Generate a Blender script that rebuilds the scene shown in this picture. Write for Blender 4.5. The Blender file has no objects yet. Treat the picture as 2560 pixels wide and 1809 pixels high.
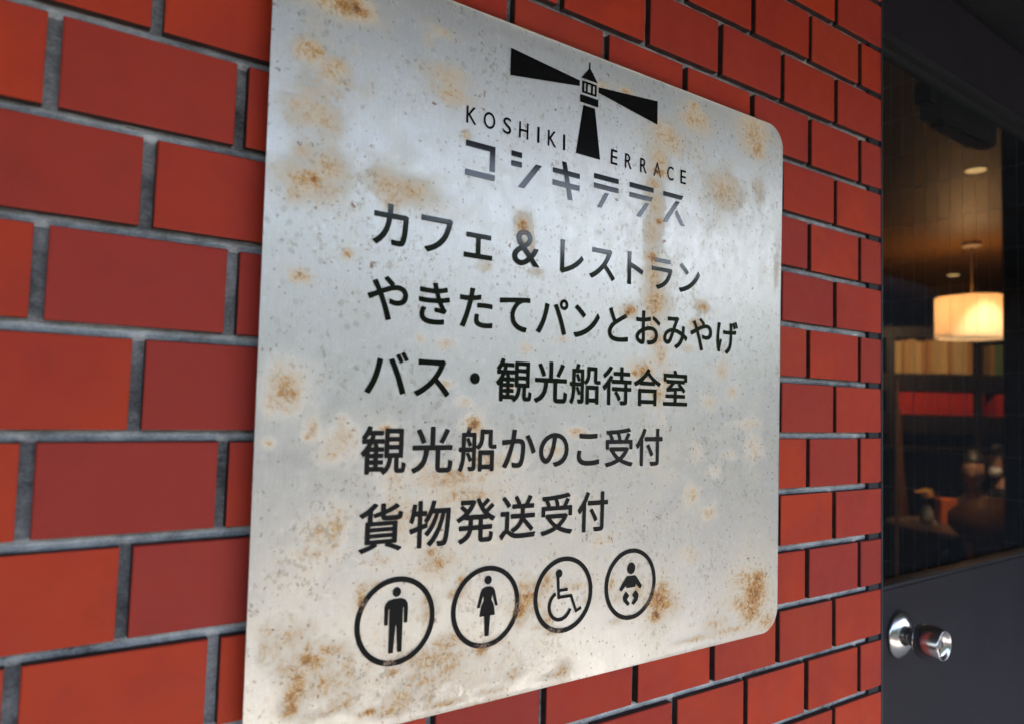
import bpy, bmesh, math, random
import numpy as np
from mathutils import Vector, Matrix, noise as mnoise

# ------------------------------------------------------------------ camera, world, sun, exposure
scene = bpy.context.scene
C = scene.collection
H = 1.5                                  # camera height above the pavement
cam_d = bpy.data.cameras.new('camera')
cam = bpy.data.objects.new('camera', cam_d); C.objects.link(cam)
_yaw, _pitch, _roll = 0.60269, 0.05739, 0.02941
_f = Vector((math.sin(_yaw)*math.cos(_pitch), math.cos(_yaw)*math.cos(_pitch), math.sin(_pitch)))
_r0 = Vector((math.cos(_yaw), -math.sin(_yaw), 0)); _u0 = _r0.cross(_f)
_r = math.cos(_roll)*_r0 + math.sin(_roll)*_u0
_u = -math.sin(_roll)*_r0 + math.cos(_roll)*_u0
cam.matrix_world = Matrix(((_r.x, _u.x, -_f.x, 0), (_r.y, _u.y, -_f.y, -0.54888),
                           (_r.z, _u.z, -_f.z, H), (0, 0, 0, 1)))
cam_d.sensor_width = 36; cam_d.sensor_fit = 'HORIZONTAL'; cam_d.lens = 25.589
cam_d.clip_start = 0.01; cam_d.clip_end = 2000
cam_d.dof.use_dof = True; cam_d.dof.focus_distance = 0.74; cam_d.dof.aperture_fstop = 5.0
scene.camera = cam

SUN_EL, SUN_AZ = math.radians(50), math.radians(100)     # azimuth from +Y towards +X
w = bpy.data.worlds.new('World'); scene.world = w; w.use_nodes = True
nt = w.node_tree; nt.nodes.clear()
sky = nt.nodes.new('ShaderNodeTexSky'); sky.sky_type = 'NISHITA'; sky.sun_disc = False
sky.sun_elevation = SUN_EL; sky.sun_rotation = SUN_AZ; sky.dust_density = 2.5; sky.ozone_density = 1.5
bg = nt.nodes.new('ShaderNodeBackground'); bg.inputs[1].default_value = 0.15
wo = nt.nodes.new('ShaderNodeOutputWorld')
hz = nt.nodes.new('ShaderNodeHueSaturation'); hz.inputs['Saturation'].default_value = .78      # thin white haze in the sky
nt.links.new(sky.outputs[0], hz.inputs['Color']); nt.links.new(hz.outputs[0], bg.inputs[0]); nt.links.new(bg.outputs[0], wo.inputs[0])
sun_d = bpy.data.lights.new('sun', 'SUN'); sun_d.energy = 4.5; sun_d.angle = math.radians(0.6); sun_d.color = (1, .95, .88)
sun = bpy.data.objects.new('sun', sun_d); C.objects.link(sun)
sd = Vector((math.sin(SUN_AZ)*math.cos(SUN_EL), math.cos(SUN_AZ)*math.cos(SUN_EL), math.sin(SUN_EL)))
sun.rotation_euler = sd.to_track_quat('Z', 'Y').to_euler(); sun.location = (0, 0, 20)
scene.view_settings.view_transform = 'Standard'; scene.view_settings.look = 'None'
scene.view_settings.exposure = 2.35; scene.view_settings.gamma = 1.0
scene.view_settings.use_curve_mapping = False
try:
    scene.cycles.max_bounces = 10; scene.cycles.transparent_max_bounces = 12
    scene.cycles.sample_clamp_indirect = 4.0; scene.cycles.use_denoising = True
except Exception: pass

# ------------------------------------------------------------------ helpers
rnd = random.Random(7)
def link(o, parent=None):
    C.objects.link(o)
    if parent is not None: o.parent = parent
    return o
def mesh_from(name, verts, faces, mat=None, smooth=False):
    m = bpy.data.meshes.new(name); m.from_pydata([tuple(v) for v in verts], [], faces); m.update()
    if mat is not None: m.materials.append(mat)
    if smooth: m.polygons.foreach_set('use_smooth', [True]*len(m.polygons))
    return m
def obj(name, mesh, parent=None, loc=(0, 0, 0)):
    o = bpy.data.objects.new(name, mesh); o.location = loc
    return link(o, parent)
def tag(o, label=None, cat=None, group=None, kind=None):
    if label: o['label'] = label
    if cat: o['category'] = cat
    if group: o['group'] = group
    if kind: o['kind'] = kind
    return o
def empty(name, loc=(0, 0, 0), rz=0, **k):
    o = bpy.data.objects.new(name, None); o.location = loc; o.rotation_euler = (0, 0, rz); o.empty_display_size = .05
    return tag(link(o), **k)
class MB:
    def __init__(s): s.v = []; s.f = []
    def add(s, vs, fs):
        n = len(s.v); s.v += [tuple(v) for v in vs]; s.f += [tuple(i+n for i in f) for f in fs]; return s
    def box(s, x0, x1, y0, y1, z0, z1):
        return s.add([(x0,y0,z0),(x1,y0,z0),(x1,y1,z0),(x0,y1,z0),(x0,y0,z1),(x1,y0,z1),(x1,y1,z1),(x0,y1,z1)],
            [(0,3,2,1),(4,5,6,7),(0,1,5,4),(1,2,6,5),(2,3,7,6),(3,0,4,7)])
    def lathe(s, prof, c, axis='Z', n=32, cap=True):
        vs = []
        for (r, h) in prof:
            for i in range(n):
                a = 2*math.pi*i/n
                p = (r*math.cos(a), r*math.sin(a), h)
                if axis == '-Y': p = (p[0], -p[2], p[1])
                vs.append((c[0]+p[0], c[1]+p[1], c[2]+p[2]))
        fs = []
        for k in range(len(prof)-1):
            for i in range(n):
                j = (i+1) % n
                fs.append((k*n+i, k*n+j, (k+1)*n+j, (k+1)*n+i))
        if cap: fs += [tuple(range(n))[::-1], tuple((len(prof)-1)*n+i for i in range(n))]
        return s.add(vs, fs)
    def tube(s, a, b, r, n=10, r2=None):
        a = Vector(a); b = Vector(b); d = (b-a).normalized(); r2 = r if r2 is None else r2
        p = d.orthogonal().normalized(); q = d.cross(p)
        vs = [a+p*r*math.cos(2*math.pi*i/n)+q*r*math.sin(2*math.pi*i/n) for i in range(n)] + \
             [b+p*r2*math.cos(2*math.pi*i/n)+q*r2*math.sin(2*math.pi*i/n) for i in range(n)]
        return s.add(vs, [(i, (i+1) % n, n+(i+1) % n, n+i) for i in range(n)] + [tuple(range(n))[::-1], tuple(range(n, 2*n))])
    def build(s, name, mat, parent=None, smooth=False, bevel=0, seg=2, loc=(0, 0, 0)):
        m = mesh_from(name, s.v, s.f, mat, smooth)
        if bevel:
            bm = bmesh.new(); bm.from_mesh(m)
            bmesh.ops.remove_doubles(bm, verts=bm.verts, dist=1e-6)
            es = [e for e in bm.edges if len(e.link_faces) == 2 and e.calc_face_angle(0) > .5]
            bmesh.ops.bevel(bm, geom=es, offset=bevel, segments=seg, affect='EDGES', clamp_overlap=True)
            bm.to_mesh(m); bm.free()
        return obj(name, m, parent, loc)
# prism standing on the wall plane: 2D outline (x,z) extruded from y0 (front) to y1 (back)
def prism(mb, pts, y0, y1):
    n = len(pts)
    area = sum(pts[i][0]*pts[(i+1) % n][1]-pts[(i+1) % n][0]*pts[i][1] for i in range(n))
    if area < 0: pts = pts[::-1]
    vs = [(x, y0, z) for x, z in pts]+[(x, y1, z) for x, z in pts]
    mb.add(vs, [tuple(range(n))] + [tuple(range(n, 2*n))[::-1]] + [(i, n+i, n+(i+1) % n, (i+1) % n) for i in range(n)])

# ------------------------------------------------------------------ node materials
class NT:
    def __init__(s, name):
        s.m = bpy.data.materials.new(name); s.m.use_nodes = True; s.t = s.m.node_tree; s.t.nodes.clear()
        s.out = s.n('OutputMaterial'); s.co = s.n('TexCoord').outputs['Object']
    def n(s, typ, **k):
        x = s.t.nodes.new('ShaderNode'+typ)
        for a, b in k.items(): setattr(x, a, b)
        return x
    def l(s, a, b): s.t.links.new(a, b)
    def put(s, sock, v):
        if isinstance(v, bpy.types.NodeSocket): s.l(v, sock)
        elif isinstance(v, (tuple, list)) and len(v) == 3 and sock.type == 'RGBA': sock.default_value = (*v, 1)
        else: sock.default_value = v
    def noise(s, scale, detail=4, rough=.55, vec=None, dist=0, col=False):
        x = s.n('TexNoise'); x.inputs['Scale'].default_value = scale; x.inputs['Detail'].default_value = detail
        x.inputs['Roughness'].default_value = rough; x.inputs['Distortion'].default_value = dist
        s.l(vec or s.co, x.inputs['Vector']); return x.outputs['Color' if col else 0]
    def vor(s, scale, feature='F1', vec=None, rand=1):
        x = s.n('TexVoronoi'); x.feature = feature; x.inputs['Scale'].default_value = scale; x.inputs['Randomness'].default_value = rand
        s.l(vec or s.co, x.inputs['Vector']); return x
    def map(s, sc=(1, 1, 1), loc=(0, 0, 0), rot=(0, 0, 0), vec=None):
        x = s.n('Mapping'); x.inputs['Scale'].default_value = sc; x.inputs['Location'].default_value = loc; x.inputs['Rotation'].default_value = rot
        s.l(vec or s.co, x.inputs['Vector']); return x.outputs[0]
    def math(s, op, a, b=0.0, c=None, clamp=False):
        x = s.n('Math', operation=op, use_clamp=clamp); s.put(x.inputs[0], a); s.put(x.inputs[1], b)
        if c is not None: s.put(x.inputs[2], c)
        return x.outputs[0]
    def step(s, v, a, b, lo=0.0, hi=1.0):
        x = s.n('MapRange', interpolation_type='SMOOTHSTEP'); s.put(x.inputs[0], v)
        x.inputs[1].default_value = a; x.inputs[2].default_value = b; x.inputs[3].default_value = lo; x.inputs[4].default_value = hi
        return x.outputs[0]
    def ramp(s, v, stops):
        x = s.n('ValToRGB'); s.l(v, x.inputs[0]); e = x.color_ramp.elements
        while len(e) < len(stops): e.new(.5)
        for i, (p, c) in enumerate(stops): e[i].position = p; e[i].color = (*c, 1)
        return x.outputs[0]
    def mix(s, f, a, b, mode='MIX'):
        x = s.n('Mix', data_type='RGBA', blend_type=mode); s.put(x.inputs[0], f); s.put(x.inputs[6], a); s.put(x.inputs[7], b)
        return x.outputs[2]
    def fmix(s, f, a, b):
        x = s.n('Mix', data_type='FLOAT'); s.put(x.inputs[0], f); s.put(x.inputs[2], a); s.put(x.inputs[3], b)
        return x.outputs[0]
    def bump(s, h, strength=.3, dist=.001):
        x = s.n('Bump'); x.inputs['Strength'].default_value = strength; x.inputs['Distance'].default_value = dist
        s.l(h, x.inputs['Height']); return x.outputs[0]
    def bsdf(s, **k):
        x = s.n('BsdfPrincipled')
        for a, b in k.items(): s.put(x.inputs[a.replace('_', ' ')], b)
        s.l(x.outputs[0], s.out.inputs[0]); return x
def simple(name, col, rough=.6, metal=0.0, var=.15, scale=20, bump=0, **k):
    t = NT(name); n = t.noise(scale, 5)
    c2 = tuple(x*(1-var) for x in col); c3 = tuple(min(1, x*(1+var)) for x in col)
    a = dict(Base_Color=t.ramp(n, [(.3, c2), (.7, c3)]), Roughness=rough, Metallic=metal)
    if bump: a['Normal'] = t.bump(n, bump, .002)
    a.update(k); t.bsdf(**a); return t.m
def glow(name, col, strength):
    t = NT(name); e = t.n('Emission'); e.inputs[0].default_value = (*col, 1); e.inputs[1].default_value = strength
    t.l(e.outputs[0], t.out.inputs[0]); return t.m

# ------------------------------------------------------------------ the setting outside
t = NT('asphalt'); n = t.noise(3, 6); n2 = t.noise(120, 3)
t.bsdf(Base_Color=t.ramp(t.fmix(.4, n, n2), [(.3, (.026, .026, .027)), (.7, (.042, .041, .040))]), Roughness=.95, Specular_IOR_Level=.08)
mb = MB(); mb.add([(-400, -400, 0), (400, -400, 0), (400, 400, 0), (-400, 400, 0)], [(0, 1, 2, 3)])
tag(mb.build('ground', t.m), kind='structure')
t = NT('concrete_paving'); n = t.noise(3, 6); n2 = t.noise(120, 3)
t.bsdf(Base_Color=t.ramp(t.fmix(.4, n, n2), [(.3, (.40, .375, .33)), (.7, (.50, .47, .42))]), Roughness=.85)
mb = MB(); mb.box(-1.2, 6, -2.9, .3, -.2, .012); tag(mb.build('pavement', t.m), kind='structure')  # unseen paving, its pale patch shaped to bounce light onto the wall
mb = MB(); mb.box(6.0, 6.2, -2.95, -1.93, 0, 3.5); mb.box(6.0, 6.2, -1.93, -.006, 0, 2.505)  # unseen wall added to keep bright sky out of the glass reflection
tag(mb.build('added_dark_wall', simple('added_dark_wall_paint', (.03, .03, .034), .8)), kind='structure')
# wooded hills on the far side of the harbour
hm = simple('woodland', (.028, .040, .020), .95, var=.5, scale=.3, Specular_IOR_Level=.05)
nx, ny = 140, 12; vs = []; fs = []
for i in range(nx+1):
    for j in range(ny+1):
        x = -260+520*i/nx; s_ = j/ny
        hh = (24.6+1.0*mnoise.noise(Vector((x*.02, 3, 0)))+.5*mnoise.noise(Vector((x*.15, 9, 0))))*math.sin(s_*math.pi/2)
        vs.append((x, -58-24*s_+2*mnoise.noise(Vector((x*.1, s_*5, 1))), hh-.3))
for i in range(nx):
    for j in range(ny):
        a = i*(ny+1)+j; fs.append((a, a+ny+1, a+ny+2, a+1))
tag(obj('hills', mesh_from('hills', vs, fs, hm, True)), kind='structure')
# soffit of the deep eave over the entrance
dark = simple('soffit_paint', (.022, .022, .024), .7)
mb = MB(); mb.box(-9, 16, -1.915, -.003, 2.508, 2.70)
tag(mb.build('soffit', dark), kind='structure')

# ------------------------------------------------------------------ brick tile wall
PX, PZ, X0, Z0, JW, JH = .118, .06922, .0703, -.02882+H, .00877, .00834
WX1 = .0703+8*.118-JW/2
t = NT('glazed_red_tile')
info = t.n('ObjectInfo')
ocol = info.outputs['Color']; rr = info.outputs['Random']
v = t.n('CombineXYZ'); t.l(t.math('MULTIPLY', rr, 37.0), v.inputs[0]); t.l(t.math('MULTIPLY', rr, 11.0), v.inputs[1])
va = t.n('VectorMath', operation='ADD'); t.l(t.co, va.inputs[0]); t.l(v.outputs[0], va.inputs[1]); vec = va.outputs[0]
flash = t.step(t.noise(14, 3, .5, vec), .35, .7)
base = t.mix(t.math('MULTIPLY', flash, .55), ocol, (.33, .032, .024))
speck = t.step(t.noise(900, 2, .5, vec), .70, .80)
base = t.mix(t.math('MULTIPLY', speck, .25), base, (.42, .14, .10))
cloud = t.noise(45, 5, .6, vec)
base = t.mix(t.step(cloud, .5, .8, 0, .18), base, (.12, .025, .022))
t.bsdf(Base_Color=base, Roughness=t.step(t.noise(60, 3, .5, vec), .3, .7, .52, .66), Specular_IOR_Level=.22, Normal=t.bump(t.fmix(.5, t.noise(700, 3, .5, vec), t.noise(25, 2, .5, vec)), .12, .0006))
TILE = t.m
SIDE = simple('shaded_tile_side', (.035, .014, .011), .9, var=.5, scale=90)  # shade inside the joints, painted into the tile side faces
def grout(name, lo, mid, hi, bias):
    t = NT(name)
    vec = t.map((1, 1, 1.6))
    a = t.noise(45, 8, .75, vec, .3); b = t.noise(500, 5, .8); st = t.noise(12, 3, .5)
    f = t.math('ADD', t.fmix(.35, a, b), t.math('MULTIPLY', t.math('SUBTRACT', st, .5), .5))
    c = t.ramp(f, [(.34+bias, lo), (.50+bias, mid), (.66+bias, hi)])
    t.bsdf(Base_Color=c, Roughness=.9, Normal=t.bump(t.fmix(.5, a, b), .5, .0015)); return t.m
GV = grout('stained_mortar', (.03, .03, .031), (.17, .18, .20), (.38, .395, .42), -.02)
GH = grout('pale_mortar', (.05, .05, .052), (.34, .355, .37), (.62, .64, .65), -.05)

wall = empty('brick_wall', (0, 0, 0), label='wall of glossy red brick tiles with grey stained mortar joints beside the dark door', cat='wall')
# backing and the deep vertical joints
def wavy_sheet(x0, x1, z0, z1, nx, nz, y, amp, sc):
    vs = []; fs = []
    for i in range(nx+1):
        for j in range(nz+1):
            x = x0+(x1-x0)*i/nx; z = z0+(z1-z0)*j/nz
            vs.append((x, y+amp*mnoise.noise(Vector((x*sc, z*sc, 4))), z))
    for i in range(nx):
        for j in range(nz):
            a = i*(nz+1)+j; fs.append((a, a+nz+1, a+nz+2, a+1))
    return vs, fs
mb = MB(); mb.add(*wavy_sheet(-.5, .9825, .8, 2.3, 300, 300, .0086, .0011, 60))
mb.box(-9, .9825, 0.0115, .25, 0.0, 2.75); mb.box(.9825, WX1, .013, .25, 0, 2.75)
mb.build('mortar_bed', GV, wall)
# horizontal joints: a tooled ridge of paler mortar in each course
KMIN, KMAX = -10, 10
for k in range(KMIN, KMAX+1):
    zc = Z0+k*PZ; n = 330; prof = [(-JH*.5-.0006, .0090), (-JH*.36, .0074), (0, .0070), (JH*.36, .0082), (JH*.5+.0006, .0108)]
    vs = []; fs = []
    for i in range(n+1):
        x = -.5+1.4825*i/n
        for q, (dz, dy) in enumerate(prof):
            nn = mnoise.noise(Vector((x*55, zc*40, q*.35)))*.0009+mnoise.noise(Vector((x*260, zc*40, q*.8)))*.0004
            vs.append((x, dy+nn, zc+dz))
    for i in range(n):
        for q in range(4):
            a = i*5+q; fs.append((a, a+5, a+6, a+1))
    obj('mortar_joint', mesh_from('mortar_joint', vs, fs, GH), wall)
# squeezed mortar crumbs sitting in the vertical joints
def tile_mesh(w, h, seed, grow=0):
    r = random.Random(seed); b = .0011; d = .0125
    j = lambda: r.uniform(-.00022, .00022)
    def ring(i, y): return [(-w/2+i+j(), y+j()*.4, -h/2+i+j()), (w/2-i+j(), y+j()*.4, -h/2+i+j()), (w/2-i+j(), y+j()*.4, h/2-i+j()), (-w/2+i+j(), y+j()*.4, h/2-i+j())]
    rings = [ring(0, d), ring(0, b), ring(b*.3, b*.3), ring(b, 0)]
    vs = sum(rings, []); fs = []
    for k in range(3):
        for q in range(4):
            p = (q+1) % 4; fs.append((k*4+q, k*4+p, k*4+4+p, k*4+4+q))
    fs.append((12, 13, 14, 15))
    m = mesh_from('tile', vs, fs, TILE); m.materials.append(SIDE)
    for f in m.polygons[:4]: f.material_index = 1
    return m
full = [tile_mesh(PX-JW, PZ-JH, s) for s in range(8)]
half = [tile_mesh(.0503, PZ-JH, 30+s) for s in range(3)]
OR = (.48, .047, .016); PU = (.38, .040, .023); RE = (.43, .042, .019); DP = (.345, .037, .026)
known = {(3, 0): PU, (3, -1): OR, (4, 0): OR, (4, 1): OR, (3, 1): RE, (2, 0): PU, (2, 1): RE, (1, -1): OR, (1, 0): DP, (1, 1): DP, (0, 0): OR, (0, 1): DP,
         (-1, -1): OR, (-1, 0): DP, (-1, 1): RE, (-2, 0): OR, (-2, 1): DP, (-3, 0): OR, (-3, 1): OR,
         (0, 7): PU, (0, 8): RE, (1, 8): PU, (1, 7): OR, (3, 6): DP, (2, 7): DP, (2, 8): RE, (-2, 8): PU, (-1, 7): PU, (6, 8): PU, (-2, 7): OR}
cnt = 0; rest = MB()
for k in range(-22, 19):
    zc = Z0+(k+.5)*PZ
    if zc > 2.73: continue
    for i in range(-30, 9):
        even = (k % 2 == 0)
        # tile i lies left of joint i (even rows) / centred half a pitch off (odd rows)
        xc = X0+(i-.5)*PX if even else X0+i*PX
        halfw = False
        if xc-(PX-JW)/2 > WX1-.01: continue
        if xc+(PX-JW)/2 > WX1+.002:
            w_ = .0503; xc = WX1-w_/2; halfw = True
        else: w_ = PX-JW
        near = (-.20 < xc) and (-9 <= k <= 9)
        if near:
            m = half[rnd.randrange(3)] if halfw else full[rnd.randrange(8)]
            o = obj('tile' if cnt == 0 else 'tile', m, wall, (xc+rnd.uniform(-.0005, .0005)*(not halfw), rnd.uniform(-.0003, .0003), zc+rnd.uniform(-.0004, .0004)))
            o.rotation_euler = (rnd.uniform(-.004, .004), rnd.uniform(-.003, .003), rnd.uniform(-.003, .003))
            key = (k, i if even else i)
            c = known.get(key) or rnd.choice([OR, OR, OR, RE, RE, PU, (.42, .05, .022), DP])
            f_ = rnd.uniform(.94, 1.06); o.color = (c[0]*f_, c[1]*f_, c[2]*f_, 1); cnt += 1
        else:
            rest.box(xc-w_/2, xc+w_/2, 0, .0105, zc-(PZ-JH)/2, zc+(PZ-JH)/2)
o = rest.build('tile_field', TILE, wall); o['kind'] = 'stuff'; o.color = (.27, .043, .03, 1)

# ------------------------------------------------------------------ the sign
SY = -.015; TH = .0016
CORN = [(.1431, .3436), (.7579, .3440), (.7552, -.2546), (.1479, -.2556)]   # tl tr br bl
def warp(s_, t_):    # s_ 0..1 left-right, t_ 0..1 bottom-top
    x = (CORN[3][0]*(1-s_)+CORN[2][0]*s_)*(1-t_)+(CORN[0][0]*(1-s_)+CORN[1][0]*s_)*t_
    z = (CORN[3][1]*(1-s_)+CORN[2][1]*s_)*(1-t_)+(CORN[0][1]*(1-s_)+CORN[1][1]*s_)*t_
    return x, z
def dish(x, z):      # the thin plate is not perfectly flat
    return .0006*math.sin(x*9+.6)*math.cos(z*7+.3)+.0003*mnoise.noise(Vector((x*9, z*9, 2)))
RC = .028/.61
RUST = [(200,307,20,9,1.2),(209,306,9,5,1.5),(191,306,25,8,0.8),(175,262,10,8,0.95),(195,257,8,7,0.75),(188,251,16,10,0.55),(166,262,6,9,0.7),(183,235,21,10,0.42),(174,216,20,14,0.45),(189,213,12,14,0.6),(165,219,4,3,0.8),(291,277,22,10,0.55),(283,313,12,5,0.55),(273,302,6,8,0.5),(296,261,17,7,0.7),(300,266,9,3,0.75),(178,163,20,11,0.85),(179,166,10,5,1.25),(191,176,14,12,0.8),(175,182,10,10,0.6),(166,153,6,7,0.75),(255,172,23,10,0.75),(237,174,13,11,0.55),(246,161,8,7,0.6),(174,90,7,4,0.9),(169,88,3,3,1.0),(603,317,24,13,0.75),(599,330,11,6,0.8),(562,285,28,16,0.7),(548,293,13,14,0.6),(701,324,25,24,0.8),(709,307,13,11,1.0),(653,248,28,19,0.66),(712,257,12,16,0.4),(548,261,14,17,0.75),(548,247,11,5,1.2),(540,233,9,5,1.0),(543,215,14,19,0.6),(541,182,12,23,0.6),(549,194,5,4,1.3),(540,155,8,7,1.3),(543,136,10,14,0.85),(545,108,14,19,0.95),(542,84,12,14,0.7),(510,97,9,5,1.2),(506,95,5,4,1.4),(547,71,10,9,0.9),(554,53,9,14,0.7),(529,37,15,8,1.0),(519,35,6,4,1.2),(552,13,10,11,0.85),(561,30,8,19,0.6),(608,92,9,5,1.0),(618,111,10,5,0.85),(375,161,7,7,1.15),(375,164,4,3,1.5),(384,149,3,8,0.9),(375,145,4,3,0.8),(499,320,7,3,1.1),(466,317,6,3,0.7),(312,230,3,3,1.0),(167,7,11,14,0.9),(170,2,7,7,1.0),(157,-4,6,8,0.7),(156,-33,4,3,0.7),(188,-23,5,7,0.8),(185,-28,3,3,1.1),(211,-19,5,7,0.75),(213,-31,12,12,0.7),(206,-40,8,7,0.7),(170,-7,10,6,0.5),(210,112,3,3,1.3),(163,3,4,4,1.1),(247,-23,6,3,1.1),(254,-31,5,4,0.8),(237,-33,5,6,0.75),(329,-17,8,5,1.2),(328,-20,4,3,1.5),(336,-24,10,6,0.7),(442,-24,8,3,1.1),(448,-27,10,4,0.7),(279,-54,12,6,0.6),(346,-51,28,10,0.7),(309,-65,39,11,0.75),(255,-61,12,14,0.55),(327,-79,40,10,0.7),(264,-90,24,18,0.7),(198,-99,12,11,0.65),(210,-97,7,15,0.75),(207,-105,8,10,0.7),(295,-94,25,9,0.7),(298,-131,20,12,0.85),(294,-125,12,7,0.8),(246,-124,19,7,0.5),(265,-101,12,7,0.7),(199,-114,21,7,0.5),(233,-152,5,9,1.1),(233,-157,3,4,1.4),(242,-144,10,4,0.8),(292,-171,7,11,0.95),(289,-162,5,4,1.0),(317,-160,10,5,1.0),(323,-150,6,7,0.9),(384,-182,8,9,1.4),(388,-173,13,16,1.1),(400,-166,13,9,1.0),(398,-182,8,6,0.9),(382,-191,7,7,1.0),(345,-209,9,3,1.2),(343,-212,6,5,1.0),(358,-205,14,4,0.8),(413,-160,7,10,1.0),(404,-200,7,3,0.8),(422,-206,9,3,1.15),(414,-194,6,9,0.8),(447,-168,14,5,0.75),(459,-183,9,6,0.5),(558,-196,17,15,1.3),(554,-209,10,7,1.4),(563,-185,10,10,1.1),(573,-200,15,11,0.9),(528,-181,7,11,0.9),(492,-171,6,6,0.8),(501,-184,8,6,0.6),(523,-207,12,3,0.6),(499,-208,8,3,0.6),(310,-199,14,7,0.9),(316,-196,9,4,1.0),(304,-211,23,9,0.9),(285,-208,24,9,0.85),(262,-214,8,3,1.2),(258,-206,4,3,1.3),(310,-217,21,15,0.75),(286,-227,24,11,0.8),(272,-235,16,9,0.85),(263,-243,19,6,0.9),(182,-176,17,13,0.7),(169,-177,10,19,0.6),(160,-182,6,13,0.6),(162,-169,10,9,0.6),(196,-194,20,16,0.85),(192,-193,8,6,1.2),(185,-211,9,16,1.2),(182,-219,6,8,1.45),(181,-226,7,6,1.2),(207,-212,17,13,0.8),(211,-188,13,7,0.8),(176,-197,11,13,0.7),(224,-204,7,13,0.8),(222,-228,14,8,0.75),(205,-234,21,4,0.7),(244,-241,10,3,1.1),(230,-215,11,10,0.6),(378,-237,10,6,0.75),(434,-243,7,6,1.05),(426,-246,14,3,0.8),(295,-239,7,9,0.7),(311,-248,21,3,0.8),(351,-247,18,3,0.6),(713,-208,21,23,1.35),(719,-189,13,8,1.45),(708,-227,21,13,1.2),(688,-215,16,10,1.0),(737,-241,18,11,1.0),(749,-251,13,5,1.1),(643,-231,22,7,0.6),(703,-192,27,15,0.9),(673,-242,30,4,0.8),(615,-243,28,3,0.7),(605,-90,10,10,0.75),(634,-112,12,7,0.8),(603,-153,14,9,0.5),(479,-129,17,8,0.5),(611,-45,14,14,0.45),(417,-42,11,5,0.7),(653,44,12,11,0.6),(631,9,10,7,0.6),(640,-69,15,7,0.5),(701,-15,24,7,0.5),(668,20,12,11,0.5),(709,-41,16,20,0.5),(594,65,10,5,0.5),(540,350,26,3,0.8),(587,368,10,3,1.2),(483,364,18,3,0.7),(408,365,16,3,0.7),(453,366,8,3,0.9),(694,368,24,3,0.6),(748,172,4,22,0.5),(670,-50,20,6,0.4),(390,121,10,5,0.45),(337,118,8,6,0.45),(424,62,14,4,0.4),(300,49,11,4,0.4),(319,1,11,4,0.5),(383,51,6,5,0.6),(275,51,4,4,0.6),(365,14,5,4,0.7),(301,15,6,3,0.7)]
Rr = np.array(RUST)
G = 330
gx = np.linspace(0, 1, G+1)
vs = []; proj = []
for i in range(G+1):
    for j in range(G+1):
        s_, t_ = gx[i], gx[j]; p = False
        cx = min(max(s_, RC), 1-RC); cy = min(max(t_, RC), 1-RC)
        d = math.hypot(s_-cx, t_-cy)
        if cx != s_ and cy != t_ and d > RC:
            s_ = cx+(s_-cx)*RC/d; t_ = cy+(t_-cy)*RC/d; p = True
        x, z = warp(s_, t_); vs.append((x, SY+dish(x, z), z+H)); proj.append(p)
fs = []
for i in range(G):
    for j in range(G):
        a = i*(G+1)+j; q = (a, a+G+1, a+G+2, a+1)
        if not all(proj[e] for e in q): fs.append(q)
V = np.array(vs); X = V[:, 0]*1000; Z = (V[:, 2]-H)*1000
fld = np.zeros(len(V)); wide = np.zeros(len(V))
for cx, cz, rx, rz, s_ in RUST:
    d2 = ((X-cx)/rx)**2+((Z-cz)/rz)**2
    fld = np.maximum(fld, np.maximum(s_*np.exp(-d2*.72), .45*min(s_, 1)*np.exp(-d2*.30))); wide = np.maximum(wide, s_*np.exp(-d2*.22))
for cx, cz, rx, rz, s_ in ((300, -118, 75, 26, .34), (250, -215, 70, 40, .36), (330, -225, 90, 25, .36), (190, -150, 30, 60, .22), (480, -150, 60, 25, .24), (555, 70, 24, 120, .30), (190, 255, 40, 60, .22), (640, 250, 80, 60, .20), (700, -170, 40, 60, .28), (400, -90, 120, 40, .26), (560, -60, 60, 60, .22)):
    wide = np.maximum(wide, s_*2.0*np.exp(-(((X-cx)/rx)**2+((Z-cz)/rz)**2)*.6)); fld = np.maximum(fld, .85*s_*np.exp(-(((X-cx)/rx)**2+((Z-cz)/rz)**2)*.6))
# rust creeping in from the bottom and top cut edges
eb = np.exp(-np.clip(Z-(-256), 0, None)/3.5)*(.50+.25*np.sin(X*.021+1)); et = np.exp(-np.clip(344-Z, 0, None)/2.0)*.42
fld = np.maximum(fld, np.maximum(eb, et))
sign = empty('sign_board', (0, 0, 0), label='square rust-stained steel sign with black Japanese lettering and lighthouse logo on the red tile wall', cat='sign')
m = mesh_from('plate', vs, fs, None, True)
for nm, arr in (('rust', fld), ('halo', wide)):
    at = m.attributes.new(nm, 'FLOAT', 'POINT'); at.data.foreach_set('value', arr.astype(np.float32))
t = NT('weathered_steel')
ar = t.n('Attribute', attribute_name='rust').outputs['Fac']; ah = t.n('Attribute', attribute_name='halo').outputs['Fac']
wv = t.noise(55, 3, .6, None, 0, True)
wm = t.n('VectorMath', operation='MULTIPLY_ADD'); t.l(wv, wm.inputs[0]); wm.inputs[1].default_value = (.02, .02, .02); t.l(t.co, wm.inputs[2])
n1 = t.noise(34, 9, .70, wm.outputs[0], 1.0); n2 = t.noise(190, 7, .72, wm.outputs[0]); n3 = t.noise(700, 4, .6)
fb = t.math('ADD', t.math('MULTIPLY', n1, .5), t.math('MULTIPLY', n2, .5))
tt = t.math('ADD', t.math('MULTIPLY', ar, 1.0), t.math('MULTIPLY', t.math('SUBTRACT', fb, .5), 1.9))
mask = t.math('MULTIPLY', t.math('ADD', t.math('MULTIPLY', t.step(tt, .08, .50), .60), t.math('MULTIPLY', t.step(tt, .38, .74), .40)), t.step(ar, .07, .24))
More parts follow.
